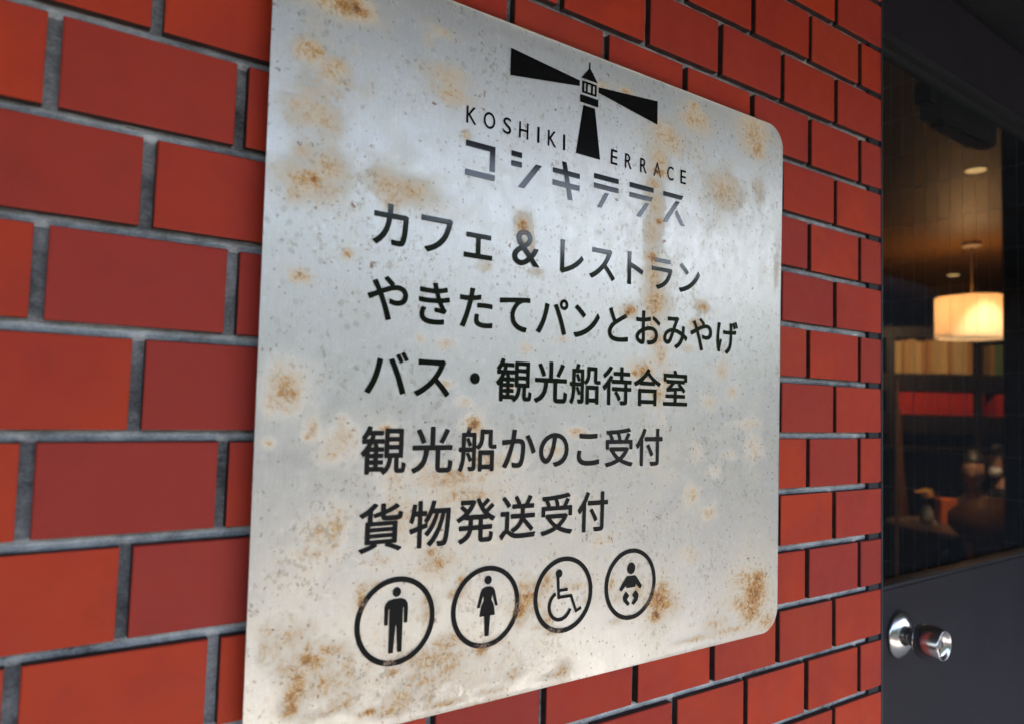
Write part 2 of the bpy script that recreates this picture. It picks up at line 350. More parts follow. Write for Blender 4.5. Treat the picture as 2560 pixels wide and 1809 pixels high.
hal = t.math('MULTIPLY', t.step(t.math('ADD', t.math('MULTIPLY', ah, .6), t.math('MULTIPLY', t.math('SUBTRACT', n1, .5), 1.3)), -.02, .62), .42)
# bare metal: brushed, dulled, watermarks
br = t.noise(60, 3, .6, t.map((14, 1, 1)))
steel = t.ramp(t.fmix(.5, br, n3), [(.3, (.64, .62, .585)), (.7, (.77, .745, .71))])
olive = t.step(t.noise(24, 6, .6, t.map((1, 1, .8), (3, 1, 2))), .50, .72)
steel = t.mix(t.math('MULTIPLY', olive, .26), steel, (.62, .60, .48))
milk = t.step(t.noise(150, 5, .7, t.map((1, 1, 1), (7, 2, 5))), .52, .70)
steel = t.mix(t.math('MULTIPLY', milk, .50), steel, (.84, .83, .81))
spots = t.vor(95); dsp = t.math('ADD', spots.outputs['Distance'], t.math('MULTIPLY', t.noise(300, 3), .5))
wsp = t.math('MULTIPLY', t.step(dsp, .55, .42), t.step(t.noise(16, 2, .5, t.map((1, 1, 1), (9, 0, 1))), .46, .62))
steel = t.mix(t.math('MULTIPLY', wsp, .38), steel, (.40, .37, .30))
# rust colours
rc = t.ramp(t.math('ADD', t.math('MULTIPLY', tt, .62), t.math('MULTIPLY', t.math('SUBTRACT', n2, .5), 1.3)),
            [(.20, (.76, .65, .51)), (.44, (.73, .58, .41)), (.60, (.67, .44, .22)), (.75, (.57, .28, .08)), (.90, (.33, .14, .05)), (1.0, (.16, .065, .045))])
vein = t.math('ABSOLUTE', t.math('SUBTRACT', t.noise(120, 6, .7, wm.outputs[0]), .5))
rc = t.mix(t.math('MULTIPLY', t.step(vein, .030, .004), t.step(tt, .45, .95, 0, .55)), rc, (.22, .09, .04))
col = t.mix(hal, steel, (.80, .69, .52))
col = t.mix(mask, col, rc)
# pin specks of rust
def specks(scale, off, thr, col_, dens, prev, amt=.9):
    wq = t.n('VectorMath', operation='MULTIPLY_ADD'); t.l(t.noise(scale*1.6, 3, .6, None, 0, True), wq.inputs[0]); wq.inputs[1].default_value = (1.1/scale,)*3; t.l(t.co, wq.inputs[2])
    vv = t.vor(scale, vec=t.map((1, 1, 1), off, (0, 0, 0), wq.outputs[0])); pick = t.n('SeparateColor'); t.l(vv.outputs['Color'], pick.inputs[0])
    sp = t.step(t.math('ADD', vv.outputs['Distance'], t.math('MULTIPLY', t.math('SUBTRACT', n3, .5), .5)), thr, thr*.55)
    sel = t.step(t.math('ADD', pick.outputs[0], t.math('MULTIPLY', t.math('SUBTRACT', t.noise(14, 3, .5, t.map((1, 1, 1), off)), .5), 1.2)), dens, dens+.06)
    f = t.math('MULTIPLY', t.math('MULTIPLY', sp, sel), amt)
    return t.mix(f, prev, col_), f
col, f1 = specks(210, (1, 2, 3), .30, (.26, .15, .08), .80, col, .55)
smd = t.math('ADD', t.noise(230, 4, .7, t.map((1, 1, .8), (4, 4, 1))), t.math('MULTIPLY', t.math('SUBTRACT', t.noise(17, 4, .6, t.map((1, 1, 1), (8, 1, 1))), .5), .45))
col = t.mix(t.step(smd, .585, .70, 0, .55), col, (.42, .34, .24))
whf = t.noise(300, 4, .7, t.map((1, 1, 1), (1, 6, 9)))
col = t.mix(t.math('MULTIPLY', t.step(whf, .60, .70), t.step(olive, 0, 1, .25, .75)), col, (.80, .79, .77))
col, f3 = specks(62, (2, 7, 3), .15, (.22, .08, .03), .86, col, .8)
# white salt crusts inside the heaviest rust
crust = t.math('MULTIPLY', t.step(t.noise(330, 5, .7, t.map((1, 1, 1), (3, 3, 3))), .60, .70), t.step(ar, .7, 1.3))
col = t.mix(t.math('MULTIPLY', crust, .75), col, (.75, .68, .62))
allr = t.math('MAXIMUM', mask, t.math('MAXIMUM', hal, crust))
met = t.math('MULTIPLY', t.fmix(milk, .74, .52), t.math('SUBTRACT', 1.0, t.math('MAXIMUM', t.math('MULTIPLY', mask, .92), crust)))
rg = t.fmix(allr, t.math('ADD', t.math('MULTIPLY', t.noise(80, 4), .16), .27), .66)
hgt = t.math('ADD', t.math('MULTIPLY', mask, t.math('ADD', n2, .3)), t.math('MULTIPLY', crust, .8))
hgt = t.math('ADD', hgt, t.math('MULTIPLY', n3, .18))
t.bsdf(Base_Color=col, Metallic=met, Roughness=rg, Normal=t.bump(hgt, .55, .0006), Anisotropic=.0)
STEEL = t.m; m.materials.append(STEEL)
plate = obj('plate', m, sign)
# edge and back of the plate
out = []
for cxs, cys, a0 in ((1-RC, RC, -90), (1-RC, 1-RC, 0), (RC, 1-RC, 90), (RC, RC, 180)):
    for q in range(11):
        a = math.radians(a0+9*q); out.append(warp(cxs+RC*math.cos(a), cys+RC*math.sin(a)))
n = len(out); mb = MB()
mb.add([(x, SY+dish(x, z)+.00005, z+H) for x, z in out]+[(x, SY+TH+dish(x, z), z+H) for x, z in out],
       [(i, n+i, n+(i+1) % n, (i+1) % n) for i in range(n)]+[tuple(range(n, 2*n))[::-1]])
EDGE = simple('plate_edge_steel', (.42, .38, .33), .5, .4, .3, 90)
mb.build('plate_edge', EDGE, sign)
for x in (.21, .69):
    for z in (.28, -.19):
        MB().lathe([(.009, 0), (.009, .014-.0002)], (x, 0.0006, z+H), '-Y', 16).build('spacer', simple('spacer_steel', (.3, .3, .3), .4, .8), sign)

# black printing: a hair above the plate
t = NT('black_film')
nn = t.noise(900, 3, .6); worn = t.step(t.noise(60, 7, .7), .62, .76)
near = None
for cx, cz, rx, rz, s_ in RUST:
    if s_ < 1.15: continue
    dx = t.n('VectorMath', operation='MULTIPLY_ADD'); t.l(t.co, dx.inputs[0]); k_ = 1000/(rx*1.15+2), 1000/(rz*1.15+2)
    dx.inputs[1].default_value = (k_[0], 0, k_[1]); dx.inputs[2].default_value = (-cx/1000*k_[0], 0, -(cz/1000+H)*k_[1])
    ln = t.n('VectorMath', operation='LENGTH'); t.l(dx.outputs[0], ln.inputs[0])
    near = ln.outputs['Value'] if near is None else t.math('MINIMUM', near, ln.outputs['Value'])
eat = t.math('MULTIPLY', t.step(near, 1.15, .35), t.step(t.noise(420, 5, .75), .44, .54))
fleck = t.math('MULTIPLY', t.step(t.noise(520, 4, .7), .645, .69), t.step(near, 3.0, .8, .35, 1))
eat = t.math('MAXIMUM', eat, fleck)
base = t.mix(t.math('MULTIPLY', worn, .2), (.003, .0035, .004), (.05, .04, .035))
base = t.mix(t.math('MULTIPLY', eat, .85), base, t.ramp(t.noise(700, 3), [(.4, (.10, .045, .03)), (.6, (.42, .30, .22))]))
t.bsdf(Base_Color=base, Roughness=t.fmix(t.math('MAXIMUM', worn, eat), .085, .30), Specular_IOR_Level=t.fmix(eat, .50, .25),
       Normal=t.bump(t.fmix(.5, nn, t.noise(140, 3)), .035, .0003))
INK = t.m
YI = SY-.0004
def conform(mesh_v):   # keep the print just proud of the dished plate
    return [(x, YI+dish(x, z)+(y), z+H) for x, y, z in mesh_v]
def ink(name, polys, parent=sign, holes=None):
    bm = bmesh.new()
    for pts in polys:
        n = len(pts)
        ar_ = sum(pts[i][0]*pts[(i+1) % n][1]-pts[(i+1) % n][0]*pts[i][1] for i in range(n))
        if ar_ < 0: pts = pts[::-1]
        vv = [bm.verts.new((x, 0, z)) for x, z in pts]; f = bm.faces.new(vv)
        r = bmesh.ops.extrude_face_region(bm, geom=[f])
        for e in r['geom']:
            if isinstance(e, bmesh.types.BMVert): e.co.y -= .00015
    bmesh.ops.triangulate(bm, faces=bm.faces)
    for v_ in bm.verts: v_.co = Vector(conform([(v_.co.x, v_.co.y, v_.co.z)])[0])
    bmesh.ops.recalc_face_normals(bm, faces=bm.faces)
    m = bpy.data.meshes.new(name); bm.to_mesh(m); bm.free(); m.materials.append(INK)
    return obj(name, m, parent)
def ringpoly(cx, cz, r0, r1, a0=0, a1=360, n=72):
    ps = []
    for i in range(n):
        a = math.radians(a0+(a1-a0)*i/n); b = math.radians(a0+(a1-a0)*(i+1)/n)
        ps.append([(cx+r0*math.cos(a), cz+r0*math.sin(a)), (cx+r1*math.cos(a), cz+r1*math.sin(a)), (cx+r1*math.cos(b), cz+r1*math.sin(b)), (cx+r0*math.cos(b), cz+r0*math.sin(b))])
    return ps
def disc(cx, cz, rx, rz, n=32): return [(cx+rx*math.cos(2*math.pi*i/n), cz+rz*math.sin(2*math.pi*i/n)) for i in range(n)]
def mm(pts): return [(x/1000, z/1000) for x, z in pts]
def rect(x0, x1, z0, z1): return [(x0, z0), (x1, z0), (x1, z1), (x0, z1)]
# lettering set from the type built into Blender
def glyph(ch, off):
    c = bpy.data.curves.new('glyph', 'FONT'); c.body = ch; c.size = 1; c.offset = off; c.resolution_u = 5
    o = bpy.data.objects.new('glyph', c); C.objects.link(o); bpy.context.view_layer.update()
    m = bpy.data.meshes.new_from_object(o.evaluated_get(bpy.context.evaluated_depsgraph_get()))
    v_ = [(p.co.x, p.co.y) for p in m.vertices]; f_ = [tuple(p.vertices) for p in m.polygons]
    bpy.data.objects.remove(o); bpy.data.meshes.remove(m); bpy.data.curves.remove(c)
    return v_, f_
def text_line(name, chars, bold=0.0):     # (ch, xc, zc, em or None, width, height)
    for ch, xc, zc, em, wd, hg in chars:
        v_, f_ = glyph(ch, 0); xs = [p[0] for p in v_]; ys = [p[1] for p in v_]
        if em: pts = [(xc+(x-.5)*em, 0, zc+(y-.38)*em) for x, y in v_]
        else:
            bx, by = (min(xs)+max(xs))/2, (min(ys)+max(ys))/2
            sx = wd/(max(xs)-min(xs)); sy = hg/(max(ys)-min(ys))
            pts = [(xc+(x-bx)*sx, 0, zc+(y-by)*sy) for x, y in v_]
        dirs = [(0, 0)]+([(math.cos(q*math.pi/4), math.sin(q*math.pi/4)) for q in range(8)] if bold else [])
        V_ = []; F_ = []
        for q, (dx, dz) in enumerate(dirs):
            n = len(V_); V_ += conform([(x+dx*bold, -.000012*q, z+dz*bold) for x, _, z in pts]); F_ += [tuple(i+n for i in f) for f in f_]
        m = mesh_from(name, V_, F_, INK)
        bm = bmesh.new(); bm.from_mesh(m)
        for f in bm.faces:
            f.normal_update()
            if f.normal.y > 0: f.normal_flip()
        bm.to_mesh(m); bm.free()
        obj(name, m, sign)
EM, BO = .0401, .00068
def jline(s_, xs, z, em=EM): text_line('character', [(c, x, z, em, 0, 0) for c, x in zip(s_, xs)], BO)
l1 = [.2460, .2871, .3282, .379, .4302, .4713, .5124, .5535, .5946]
text_line('character', [(c, x, .1405, EM, 0, 0) for c, x in zip('カフェ&レストラン', l1) if c != '&'], BO)
text_line('character', [('&', .3791, .1412, None, .0300, .0325)], .00028)
jline('やきたてパンとおみやげ', [.2457+.0412*i for i in range(11)], .0813)
jline('バス・観光船待合室', [.2463+.0413*i for i in range(9)], .0209)
jline('観光船かのこ受付', [.2468, .2903, .3341, .3765, .4170, .4580, .4982, .5400], -.0395)
jline('貨物発送受付', [.2470+.0438*i for i in range(6)], -.1000)
KO = [('K', .3170, .0100), ('O', .3356, .0119), ('S', .3546, .0085), ('H', .3729, .0102), ('I', .3896, .0023), ('K', .4056, .0098), ('I', .4200, .0022)]
text_line('letter', [(c, x, .2488, None, w_, .0148) for c, x, w_ in KO], .00012)
TE = [('E', .4839, .0084), ('R', .5033, .0090), ('R', .5246, .0091), ('A', .5446, .0112), ('C', .5641, .0093), ('E', .5838, .0080)]
text_line('letter', [(c, x, .2485, None, w_, .0148) for c, x, w_ in TE], .00012)
# stencilled katakana name, drawn as strokes
STR = [[(312.3,226.3),(342.6,226.3),(342.7,203.6),(337.4,203.6),(337.4,221.1),(312.3,221.1)],[(312.3,200.9),(342.7,200.9),(342.7,195.6),(312.3,195.6)],
 [(360.1,227.7),(371.7,227.7),(371.7,222.8),(360.1,222.8)],[(360.1,218.8),(371.7,218.8),(371.7,213.8),(360.1,213.8)],[(387.4,220.2),(394.3,220.2),(374.9,195.6),(368.1,195.6)],
 [(407.5,222.2),(440.1,222.2),(440.1,217.4),(407.5,217.4)],[(407.5,210.7),(440.1,210.7),(440.1,205.5),(407.5,205.5)],[(418.2,230.1),(423.3,230.1),(431.7,194.7),(426.4,194.7)],
 [(458.3,227.2),(490.5,227.2),(490.5,222.2),(458.3,222.2)],[(458.3,217.8),(490.5,217.8),(490.5,212.8),(458.3,212.8)],[(472.6,210.1),(477.9,210.1),(468.4,194.4),(463.2,194.4)],
 [(505.8,227.8),(539.6,227.8),(539.6,222.7),(505.8,222.7)],[(505.8,217.6),(539.2,217.6),(536.0,212.7),(505.8,212.7)],[(528.2,210.2),(533.7,210.2),(521.4,194.2),(515.8,194.2)],
 [(554.1,227.7),(584.6,227.7),(581.5,222.9),(554.1,222.9)],[(573.1,220.4),(579.1,220.4),(559.8,195.2),(553.6,195.2)],[(574.9,211.0),(587.2,195.1),(581.3,195.1),(572.3,207.3)]]
for q0, q1 in ((0, 2), (2, 5), (5, 8), (8, 11), (11, 14), (14, 17)): ink('stencil_character', [mm(p) for p in STR[q0:q1]])
# lighthouse logo
logo = [mm([(356.3,321.4),(437.4,313.9),(437.4,308.4),(356.3,296.0)]), mm([(461.8,313.8),(543.3,321.2),(543.3,296.1),(461.8,308.2)]),
        mm([(448.8,335.2),(450.3,335.2),(450.5,329.0),(460.3,317.3),(439.2,317.3),(448.7,328.6)]),
        mm([(438.4,300.8),(461.5,300.8),(461.5,293.3),(438.4,293.3)]), mm([(442.7,291.0),(457.3,291.0),(465.4,241.8),(434.7,241.8)])]
for a, b, c_, d in ((440.7,458.9,313.0,315.0),(440.7,458.9,303.1,305.1),(440.7,443.1,305.1,313.0),(445.4,447.7,305.1,313.0),(451.8,454.1,305.1,313.0),(456.8,458.9,305.1,313.0)):
    logo.append(mm([(a, c_), (b, c_), (b, d), (a, d)]))
for q, nm in enumerate(('light_beam', 'light_beam', 'lighthouse_roof', 'lighthouse_gallery', 'lighthouse_tower')): ink(nm, [logo[q]])
ink('lighthouse_lantern', logo[5:])
# pictograms
for i in range(4): ink('pictogram_ring', ringpoly(.2627+.0850*i, -.1743, .0304, .0347))
MAN = [(260.2,-156.9),(267.2,-156.9),(270.6,-158.5),(272.6,-161.4),(273.0,-164.9),(272.7,-176.6),(269.9,-176.6),(269.4,-164.3),(268.6,-164.3),(268.6,-178.4),(268.6,-198.9),(264.8,-198.9),(263.4,-178.2),(263.0,-177.2),(262.6,-178.2),(261.1,-198.9),(257.1,-198.9),(257.1,-177.7),(256.9,-164.4),(256.1,-164.4),(255.7,-176.6),(252.9,-176.6),(252.5,-163.0),(253.4,-160.2),(255.6,-157.8)]
ink('pictogram', [mm(MAN), disc(.2627, -.1517, .0036, .0037)])
WOM = [(346.5,-157.2),(351.2,-157.2),(354.4,-158.6),(356.2,-161.8),(359.4,-174.4),(356.7,-174.4),(353.6,-164.0),(352.7,-168.5),(355.5,-174.0),(356.7,-182.0),(351.9,-182.0),(350.9,-199.1),(347.0,-199.1),(346.0,-182.0),(341.2,-182.0),(342.4,-174.0),(345.1,-168.5),(344.1,-164.0),(341.0,-174.4),(338.3,-174.4),(341.5,-161.8),(343.3,-158.6)]
ink('pictogram', [mm(WOM), disc(.3488, -.1518, .0036, .0037)])
WC = [(423.5,-155.3),(425.7,-177.6),(440.5,-177.6),(447.2,-192.8),(454.4,-189.9),(453.6,-187.3),(448.4,-189.4),(442.3,-174.7),(428.3,-174.7),(428.0,-171.4),(437.1,-171.4),(437.1,-168.5),(427.6,-168.5),(427.0,-156.5)]
ink('pictogram', [mm(WC), disc(.4266, -.1545, .0037, .0038)]+ringpoly(.4287, -.1838, .0110, .0143, 116, 341, 48))
ink('pictogram', [mm([(512.6,-166.2),(523.0,-166.2),(525.4,-168.0),(533.0,-177.6),(530.6,-180.4),(524.3,-175.0),(524.0,-177.7),(511.6,-177.7),(511.2,-175.0),(504.9,-180.4),(502.4,-177.8),(510.3,-168.2)]),
     mm([(511.3,-180.9),(515.8,-185.2),(512.9,-188.9),(516.5,-193.3),(514.0,-195.4),(508.6,-190.6),(507.3,-186.9),(508.3,-184.2)]),
     mm([(524.4,-180.9),(527.6,-184.3),(528.4,-187.2),(527.2,-191.2),(521.8,-195.4),(519.2,-193.1),(522.6,-188.7),(519.7,-185.2)]), disc(.5178, -.1590, .0053, .0057)])

# ------------------------------------------------------------------ dark steel door and its frame
t = NT('door_paint'); n = t.noise(9, 5, .6); n2 = t.noise(400, 3)
sc_ = t.step(t.noise(35, 8, .75, t.map((1, 1, 2.5))), .66, .72)
t.bsdf(Base_Color=t.mix(t.math('MULTIPLY', sc_, .25), t.ramp(n, [(.3, (.0155, .0135, .0195)), (.7, (.021, .018, .026))]), (.05, .05, .055)), Roughness=t.step(t.fmix(.4, n, n2), .3, .7, .38, .50), Specular_IOR_Level=.22,
       Normal=t.bump(n2, .12, .0005)); DOOR = t.m
FRM = simple('frame_paint', (.034, .038, .052), .5, var=.2)
BLK = simple('rubber_gasket', (.008, .008, .008), .5)
fr = empty('door_frame', (WX1, 0, 0), label='thin dark blue-grey metal door frame edging the brick tile wall', cat='door frame')
def fb(x0, x1, y0, y1, z0, z1, name, mat=FRM, parent=fr, off=(WX1, 0, 0), bevel=.0006):
    mb = MB(); mb.box(x0-off[0], x1-off[0], y0-off[1], y1-off[1], z0-off[2], z1-off[2]); return mb.build(name, mat, parent, bevel=bevel)
fb(.983, WX1-.0002, .0028, .0125, .02, 2.3, 'flange', simple('flange_paint', (.016, .018, .024), .6))
fb(WX1+.0002, WX1+.0042, -.0004, .09, .02, 2.3, 'jamb')
fb(2.005, 2.04, -.0004, .09, .02, 2.3, 'jamb')
fb(WX1+.0042, 2.005, -.0004, .09, 2.22, 2.3, 'head', simple('shaded_head_paint', (.014, .015, .018), .55, Specular_IOR_Level=.2))  # frame paint darkened on the head to carry the shade under the eave
DX = WX1+.008
door = empty('glazed_door', (DX, .018, 0), math.radians(1.6), label='dark grey door with tall glass pane and round steel knob at the right edge of the photo', cat='door')
def db(x0, x1, y0, y1, z0, z1, name, mat=DOOR, bevel=.001, parent=None):
    mb = MB(); mb.box(x0, x1, y0, y1, z0, z1); return mb.build(name, mat, parent or door, bevel=bevel)
LZ, TZ = H-.2535, H+.583
db(0, .972, .002, .038, .03, LZ, 'lower_panel')
db(0, .972, .002, .038, TZ, 2.21, 'top_rail')
db(0, .020, .002, .038, LZ, TZ, 'stile'); db(.85, .972, .002, .038, LZ, TZ, 'stile')
BEAD = simple('bead_paint', (.022, .022, .026), .4, var=.1, Specular_IOR_Level=.25)
db(.020, .85, .0035, .012, LZ, LZ+.0055, 'glazing_bead', BEAD, .0005); db(.020, .85, .0035, .012, TZ-.010, TZ, 'glazing_bead', BEAD, .0005)
db(.020, .85, .012, .030, LZ, LZ+.004, 'gasket', BLK, 0); db(.020, .85, .009, .030, TZ-.022, TZ-.010, 'gasket', BLK, 0)
t = NT('window_glass')
gl = t.n('BsdfGlossy'); gl.inputs['Roughness'].default_value = .01; gl.inputs['Color'].default_value = (.9, .95, 1, 1)
tr = t.n('BsdfTransparent'); tr.inputs[0].default_value = (.86, .88, .87, 1)
fz = t.n('Fresnel'); t.l(t.fmix(t.n('NewGeometry').outputs['Backfacing'], 1.42, 1/1.42), fz.inputs[0])
mx = t.n('MixShader'); t.l(fz.outputs[0], mx.inputs[0]); t.l(tr.outputs[0], mx.inputs[1]); t.l(gl.outputs[0], mx.inputs[2]); t.l(mx.outputs[0], t.out.inputs[0])
GLASS = t.m
db(.018, .852, .019, .024, LZ-.001, TZ+.001, 'glass_pane', GLASS, 0)
# door closer behind the top of the glass
mb = MB(); mb.box(.315, .56, .042, .078, TZ-.050, TZ+.01); mb.box(.285, .315, .046, .074, TZ-.030, TZ+.01); mb.box(.34, .50, .045, .075, TZ-.058, TZ-.050)
mb.build('door_closer', simple('closer_paint', (.012, .009, .009), .45), door, bevel=.004)
# knob
t = NT('brushed_stainless'); 
t.bsdf(Base_Color=(.62, .60, .59), Metallic=1.0, Roughness=t.step(t.noise(40, 2), .3, .7, .19, .23)); SS = t.m
kx, kz = 1.1-DX-.0, H-.3213
ks = empty('knob'); C.objects.unlink(ks)
bpy.data.objects.remove(ks)
knob = MB().lathe([(.0350, 0), (.0350, .0025), (.0335, .0050), (.026, .0105), (.018, .0150), (.0135, .0168), (.0115, .0170)], (kx, .002, kz), '-Y', 56).build('knob', SS, door, smooth=True)
MB().lathe([(.0125, .014), (.0120, .020), (.0128, .0275)], (kx, .002, kz), '-Y', 40, cap=False).build('neck', SS, knob, smooth=True)
MB().lathe([(.0112, .0272), (.0205, .0280), (.0228, .0290), (.0242, .0315), (.0250, .036), (.0252, .041), (.0246, .048), (.0232, .055), (.0216, .0605), (.0208, .0630), (.0200, .0636), (.0192, .0632), (.0170, .0600), (.0140, .0578), (.0085, .0565)], (kx, .002, kz), '-Y', 56).build('grip', SS, knob, smooth=True)
kb = MB().lathe([(.0060, .0560), (.0060, .0590), (.0052, .0598)], (kx, .002, kz), '-Y', 28); kb.build('lock_cylinder', simple('key_cylinder_metal', (.30, .29, .28), .35, .9), knob)
kb = MB(); kb.box(kx-.0007, kx+.0007, .002-.0601, .002-.0590, kz-.0034, kz+.0034); kb.build('keyhole', BLK, knob)

# ------------------------------------------------------------------ the cafe behind the glass
INW = simple('dark_interior_wall', (.030, .026, .022), .8)
def sbox(name, x0, x1, y0, y1, z0, z1, mat):
    mb = MB(); mb.box(x0, x1, y0, y1, z0, z1); return tag(mb.build(name, mat), kind='structure')
t = NT('ceiling_boards'); b_ = t.noise(3, 6, .6, t.map((1, 14, 1)))
t.bsdf(Base_Color=t.ramp(b_, [(.3, (.17, .078, .014)), (.7, (.20, .092, .017))]), Roughness=.55)
sbox('ceiling', .95, 9.6, .12, 6.3, 2.70, 2.748, t.m)
sbox('floor', .95, 9.6, .3, 6.3, .0, .03, simple('floor_boards', (.06, .035, .02), .5))
sbox('front_wall', 2.045, 9.6, 0.0, .12, 0, 2.748, INW)
sbox('lintel', WX1, 2.045, 0.002, .12, 2.302, 2.748, simple('lintel_paint', (.012, .012, .013), .6, Specular_IOR_Level=.2))
sbox('inner_wall', .93, .9495, .25, 6.3, 0, 2.748, INW); sbox('back_wall', .95, 9.6, 6.3, 6.4, 0, 2.748, INW); sbox('end_wall', 9.6, 9.7, 0.0, 6.4, 0, 2.748, INW)
col_ = MB(); col_.box(-.12, .12, -.33, .33, 0, 2.668)
o = col_.build('pillar', simple('pillar_paint', (.012, .011, .011), .55), None, bevel=.004, loc=(3.48, .439, .031))
tag(o, 'dark square pillar inside the cafe seen at the right side of the door glass', 'pillar')
# wired screen standing at right angles to the door
scr = empty('wire_screen', (2.2, .45, .03), label='faint black wire mesh screen standing just inside the glass door', cat='screen')
WIRE = simple('screen_wire', (.8, .8, .8), .4)
mb = MB()
for i in range(27):
    y = -.31+.034*i; mb.box(-.0003, .0003, y-.0003, y+.0003, .9, 2.6)
w1 = mb.build('upright_wire', WIRE, scr); w1['kind'] = 'stuff'
mb = MB()
for i in range(16):
    z = .92+.112*i; mb.box(-.0003, .0003, -.31, .58, z-.0003, z+.0003)
w2 = mb.build('cross_wire', WIRE, scr); w2['kind'] = 'stuff'
mb = MB(); mb.box(-.02, .02, .585, .61, 0, 2.66); mb.box(-.02, .02, -.33, .585, 2.605, 2.66); mb.box(-.02, .02, -.33, .585, .86, .895); mb.box(-.02, .02, -.33, -.31, 0, 2.605)
mb.build('screen_frame', BLK, scr)
# lamps
lamp = empty('pendant_lamp', (5.40, 1.755, 2.19), label='lit drum-shaped pendant lamp with a cream fabric shade hanging in the cafe', cat='lamp')
t = NT('lamp_shade_fabric')
e = t.n('Emission'); pos = t.n('SeparateXYZ'); t.l(t.co, pos.inputs[0])
d1 = t.n('BsdfTranslucent'); d1.inputs[0].default_value = (.95, .80, .58, 1); d2 = t.n('BsdfDiffuse'); d2.inputs[0].default_value = (.9, .82, .70, 1)
m1 = t.n('MixShader'); m1.inputs[0].default_value = .45; t.l(d1.outputs[0], m1.inputs[1]); t.l(d2.outputs[0], m1.inputs[2])
e.inputs[0].default_value = (1.0, .72, .48, 1); e.inputs[1].default_value = .034
a1 = t.n('AddShader'); t.l(m1.outputs[0], a1.inputs[0]); t.l(e.outputs[0], a1.inputs[1]); t.l(a1.outputs[0], t.out.inputs[0])
mb = MB(); R_ = .222
mb.lathe([(R_, -.155), (R_, .125), (R_-.004, .125), (R_-.004, -.155), (R_, -.155)], (0, 0, 0), 'Z', 48, cap=False); mb.build('lamp_shade', t.m, lamp, smooth=False)
MB().lathe([(.205, -.135), (.205, -.138)], (0, 0, 0), 'Z', 40).build('diffuser', glow('lamp_diffuser', (1.0, .62, .28), .16), lamp)
MB().tube((0, 0, .10), (0, 0, .50), .005).build('cord', simple('cord_cover', (.35, .22, .12), .5), lamp)
MB().lathe([(.06, .485), (.06, .508)], (0, 0, 0), 'Z', 24).build('ceiling_rose', simple('rose_enamel', (.5, .42, .33), .4), lamp)
def point(name, loc, e_, col, r=.05, spot=None, aim=None):
    d = bpy.data.lights.new(name, 'SPOT' if spot else 'POINT'); d.energy = e_; d.color = col; d.shadow_soft_size = r
    if spot: d.spot_size = math.radians(spot); d.spot_blend = .6
    o = bpy.data.objects.new(name, d); o.location = loc; C.objects.link(o)
    if aim: o.rotation_euler = (Vector(aim)-Vector(loc)).to_track_quat('-Z', 'Y').to_euler()
    return o
WARM = (1.0, .52, .20)
point('pendant_bulb', (5.40, 1.755, 2.19), .55, (1.0, .70, .45), .12); point('pendant_uplight', (5.40, 1.755, 2.27), 1.5, WARM, .02)
DLOC = [(3.80, 1.05, 2.6999, 'round recessed downlight in the cafe ceiling, the nearer and larger of the two'),
        (6.53, 2.38, 2.6999, 'small recessed downlight in the cafe ceiling above the pendant lamp, farther from the door')]
DG = glow('downlight_glow', (1.0, .60, .24), .22)
for x, y, z, lab in DLOC:
    dl = empty('downlight', (x, y, z), label=lab, cat='downlight', group='recessed downlights in the cafe ceiling')
    MB().lathe([(.050, -.004), (.050, 0)], (0, 0, 0), 'Z', 28).build('bezel', simple('bezel_white', (.5, .36, .22), .5), dl)
    MB().lathe([(.044, -.0065), (.044, -.0045)], (0, 0, 0), 'Z', 28).build('lens', DG, dl)
    point('downlight_lamp', (x, y, z-.012), 4, WARM, .01, 110)
point('downlight_lamp', (2.6, 1.2, 2.66), 1.5, WARM, .01, 120)  # further unseen spot, no downlight fitting modelled here

# bookshelf along the far side, turned towards the door
SHX, SHY, SRZ = 7.72, 2.96, math.radians(-40)
shelf = empty('bookshelf', (SHX, SHY, .03), SRZ, label='tall black shelving unit at the back of the cafe holding books and papers', cat='bookshelf')
DWD = simple('black_stained_wood', (.012, .008, .008), .5)
def sh(x0, x1, y0, y1, z0, z1, name='shelf_board', mat=DWD): mb = MB(); mb.box(x0, x1, y0, y1, z0, z1); return mb.build(name, mat, shelf, bevel=.003)
for z0, z1 in ((2.245, 2.36), (1.72, 1.895), (1.30, 1.485), (.9, .95)): sh(-1.2, 1.2, 0, .35, z0, z1)
sh(-1.2, 1.2, .35, .38, 0, 2.36, 'back_board')
for x in (-1.2, -.60, .235, 1.17): sh(x, x+.085, -.005, .35, 0, 2.36, 'upright')
def on_shelf(x, y, z): 
    c, s_ = math.cos(SRZ), math.sin(SRZ); return (SHX+x*c-y*s_, SHY+x*s_+y*c, .03+z)
bc = [((.55, .42, .24), 'cream'), ((.50, .33, .14), 'tan'), ((.42, .22, .09), 'brown'), ((.62, .44, .20), 'buff')]
ORD = 'first second third fourth fifth sixth seventh eighth ninth tenth eleventh twelfth thirteenth fourteenth fifteenth sixteenth seventeenth eighteenth nineteenth twentieth twenty-first twenty-second'.split()
bx = -.505; ids = 0
while bx < .20:
    w_ = rnd.uniform(.028, .05); hgt_ = rnd.uniform(.315, .345); c_, cn = bc[(ids*3+ids//4) % 4]
    mb = MB(); mb.box(0, w_-.003, 0, .23, 0, hgt_)
    o = mb.build('book', simple('book_cover_'+cn, c_, .7), None, bevel=.002, loc=on_shelf(bx, .02, 1.8955)); o.rotation_euler = (0, 0, SRZ)
    tag(o, f'{cn} book spine, {ORD[ids]} from the left in the pale row below the pendant lamp', 'book', 'pale books standing on the lit shelf'); bx += w_; ids += 1
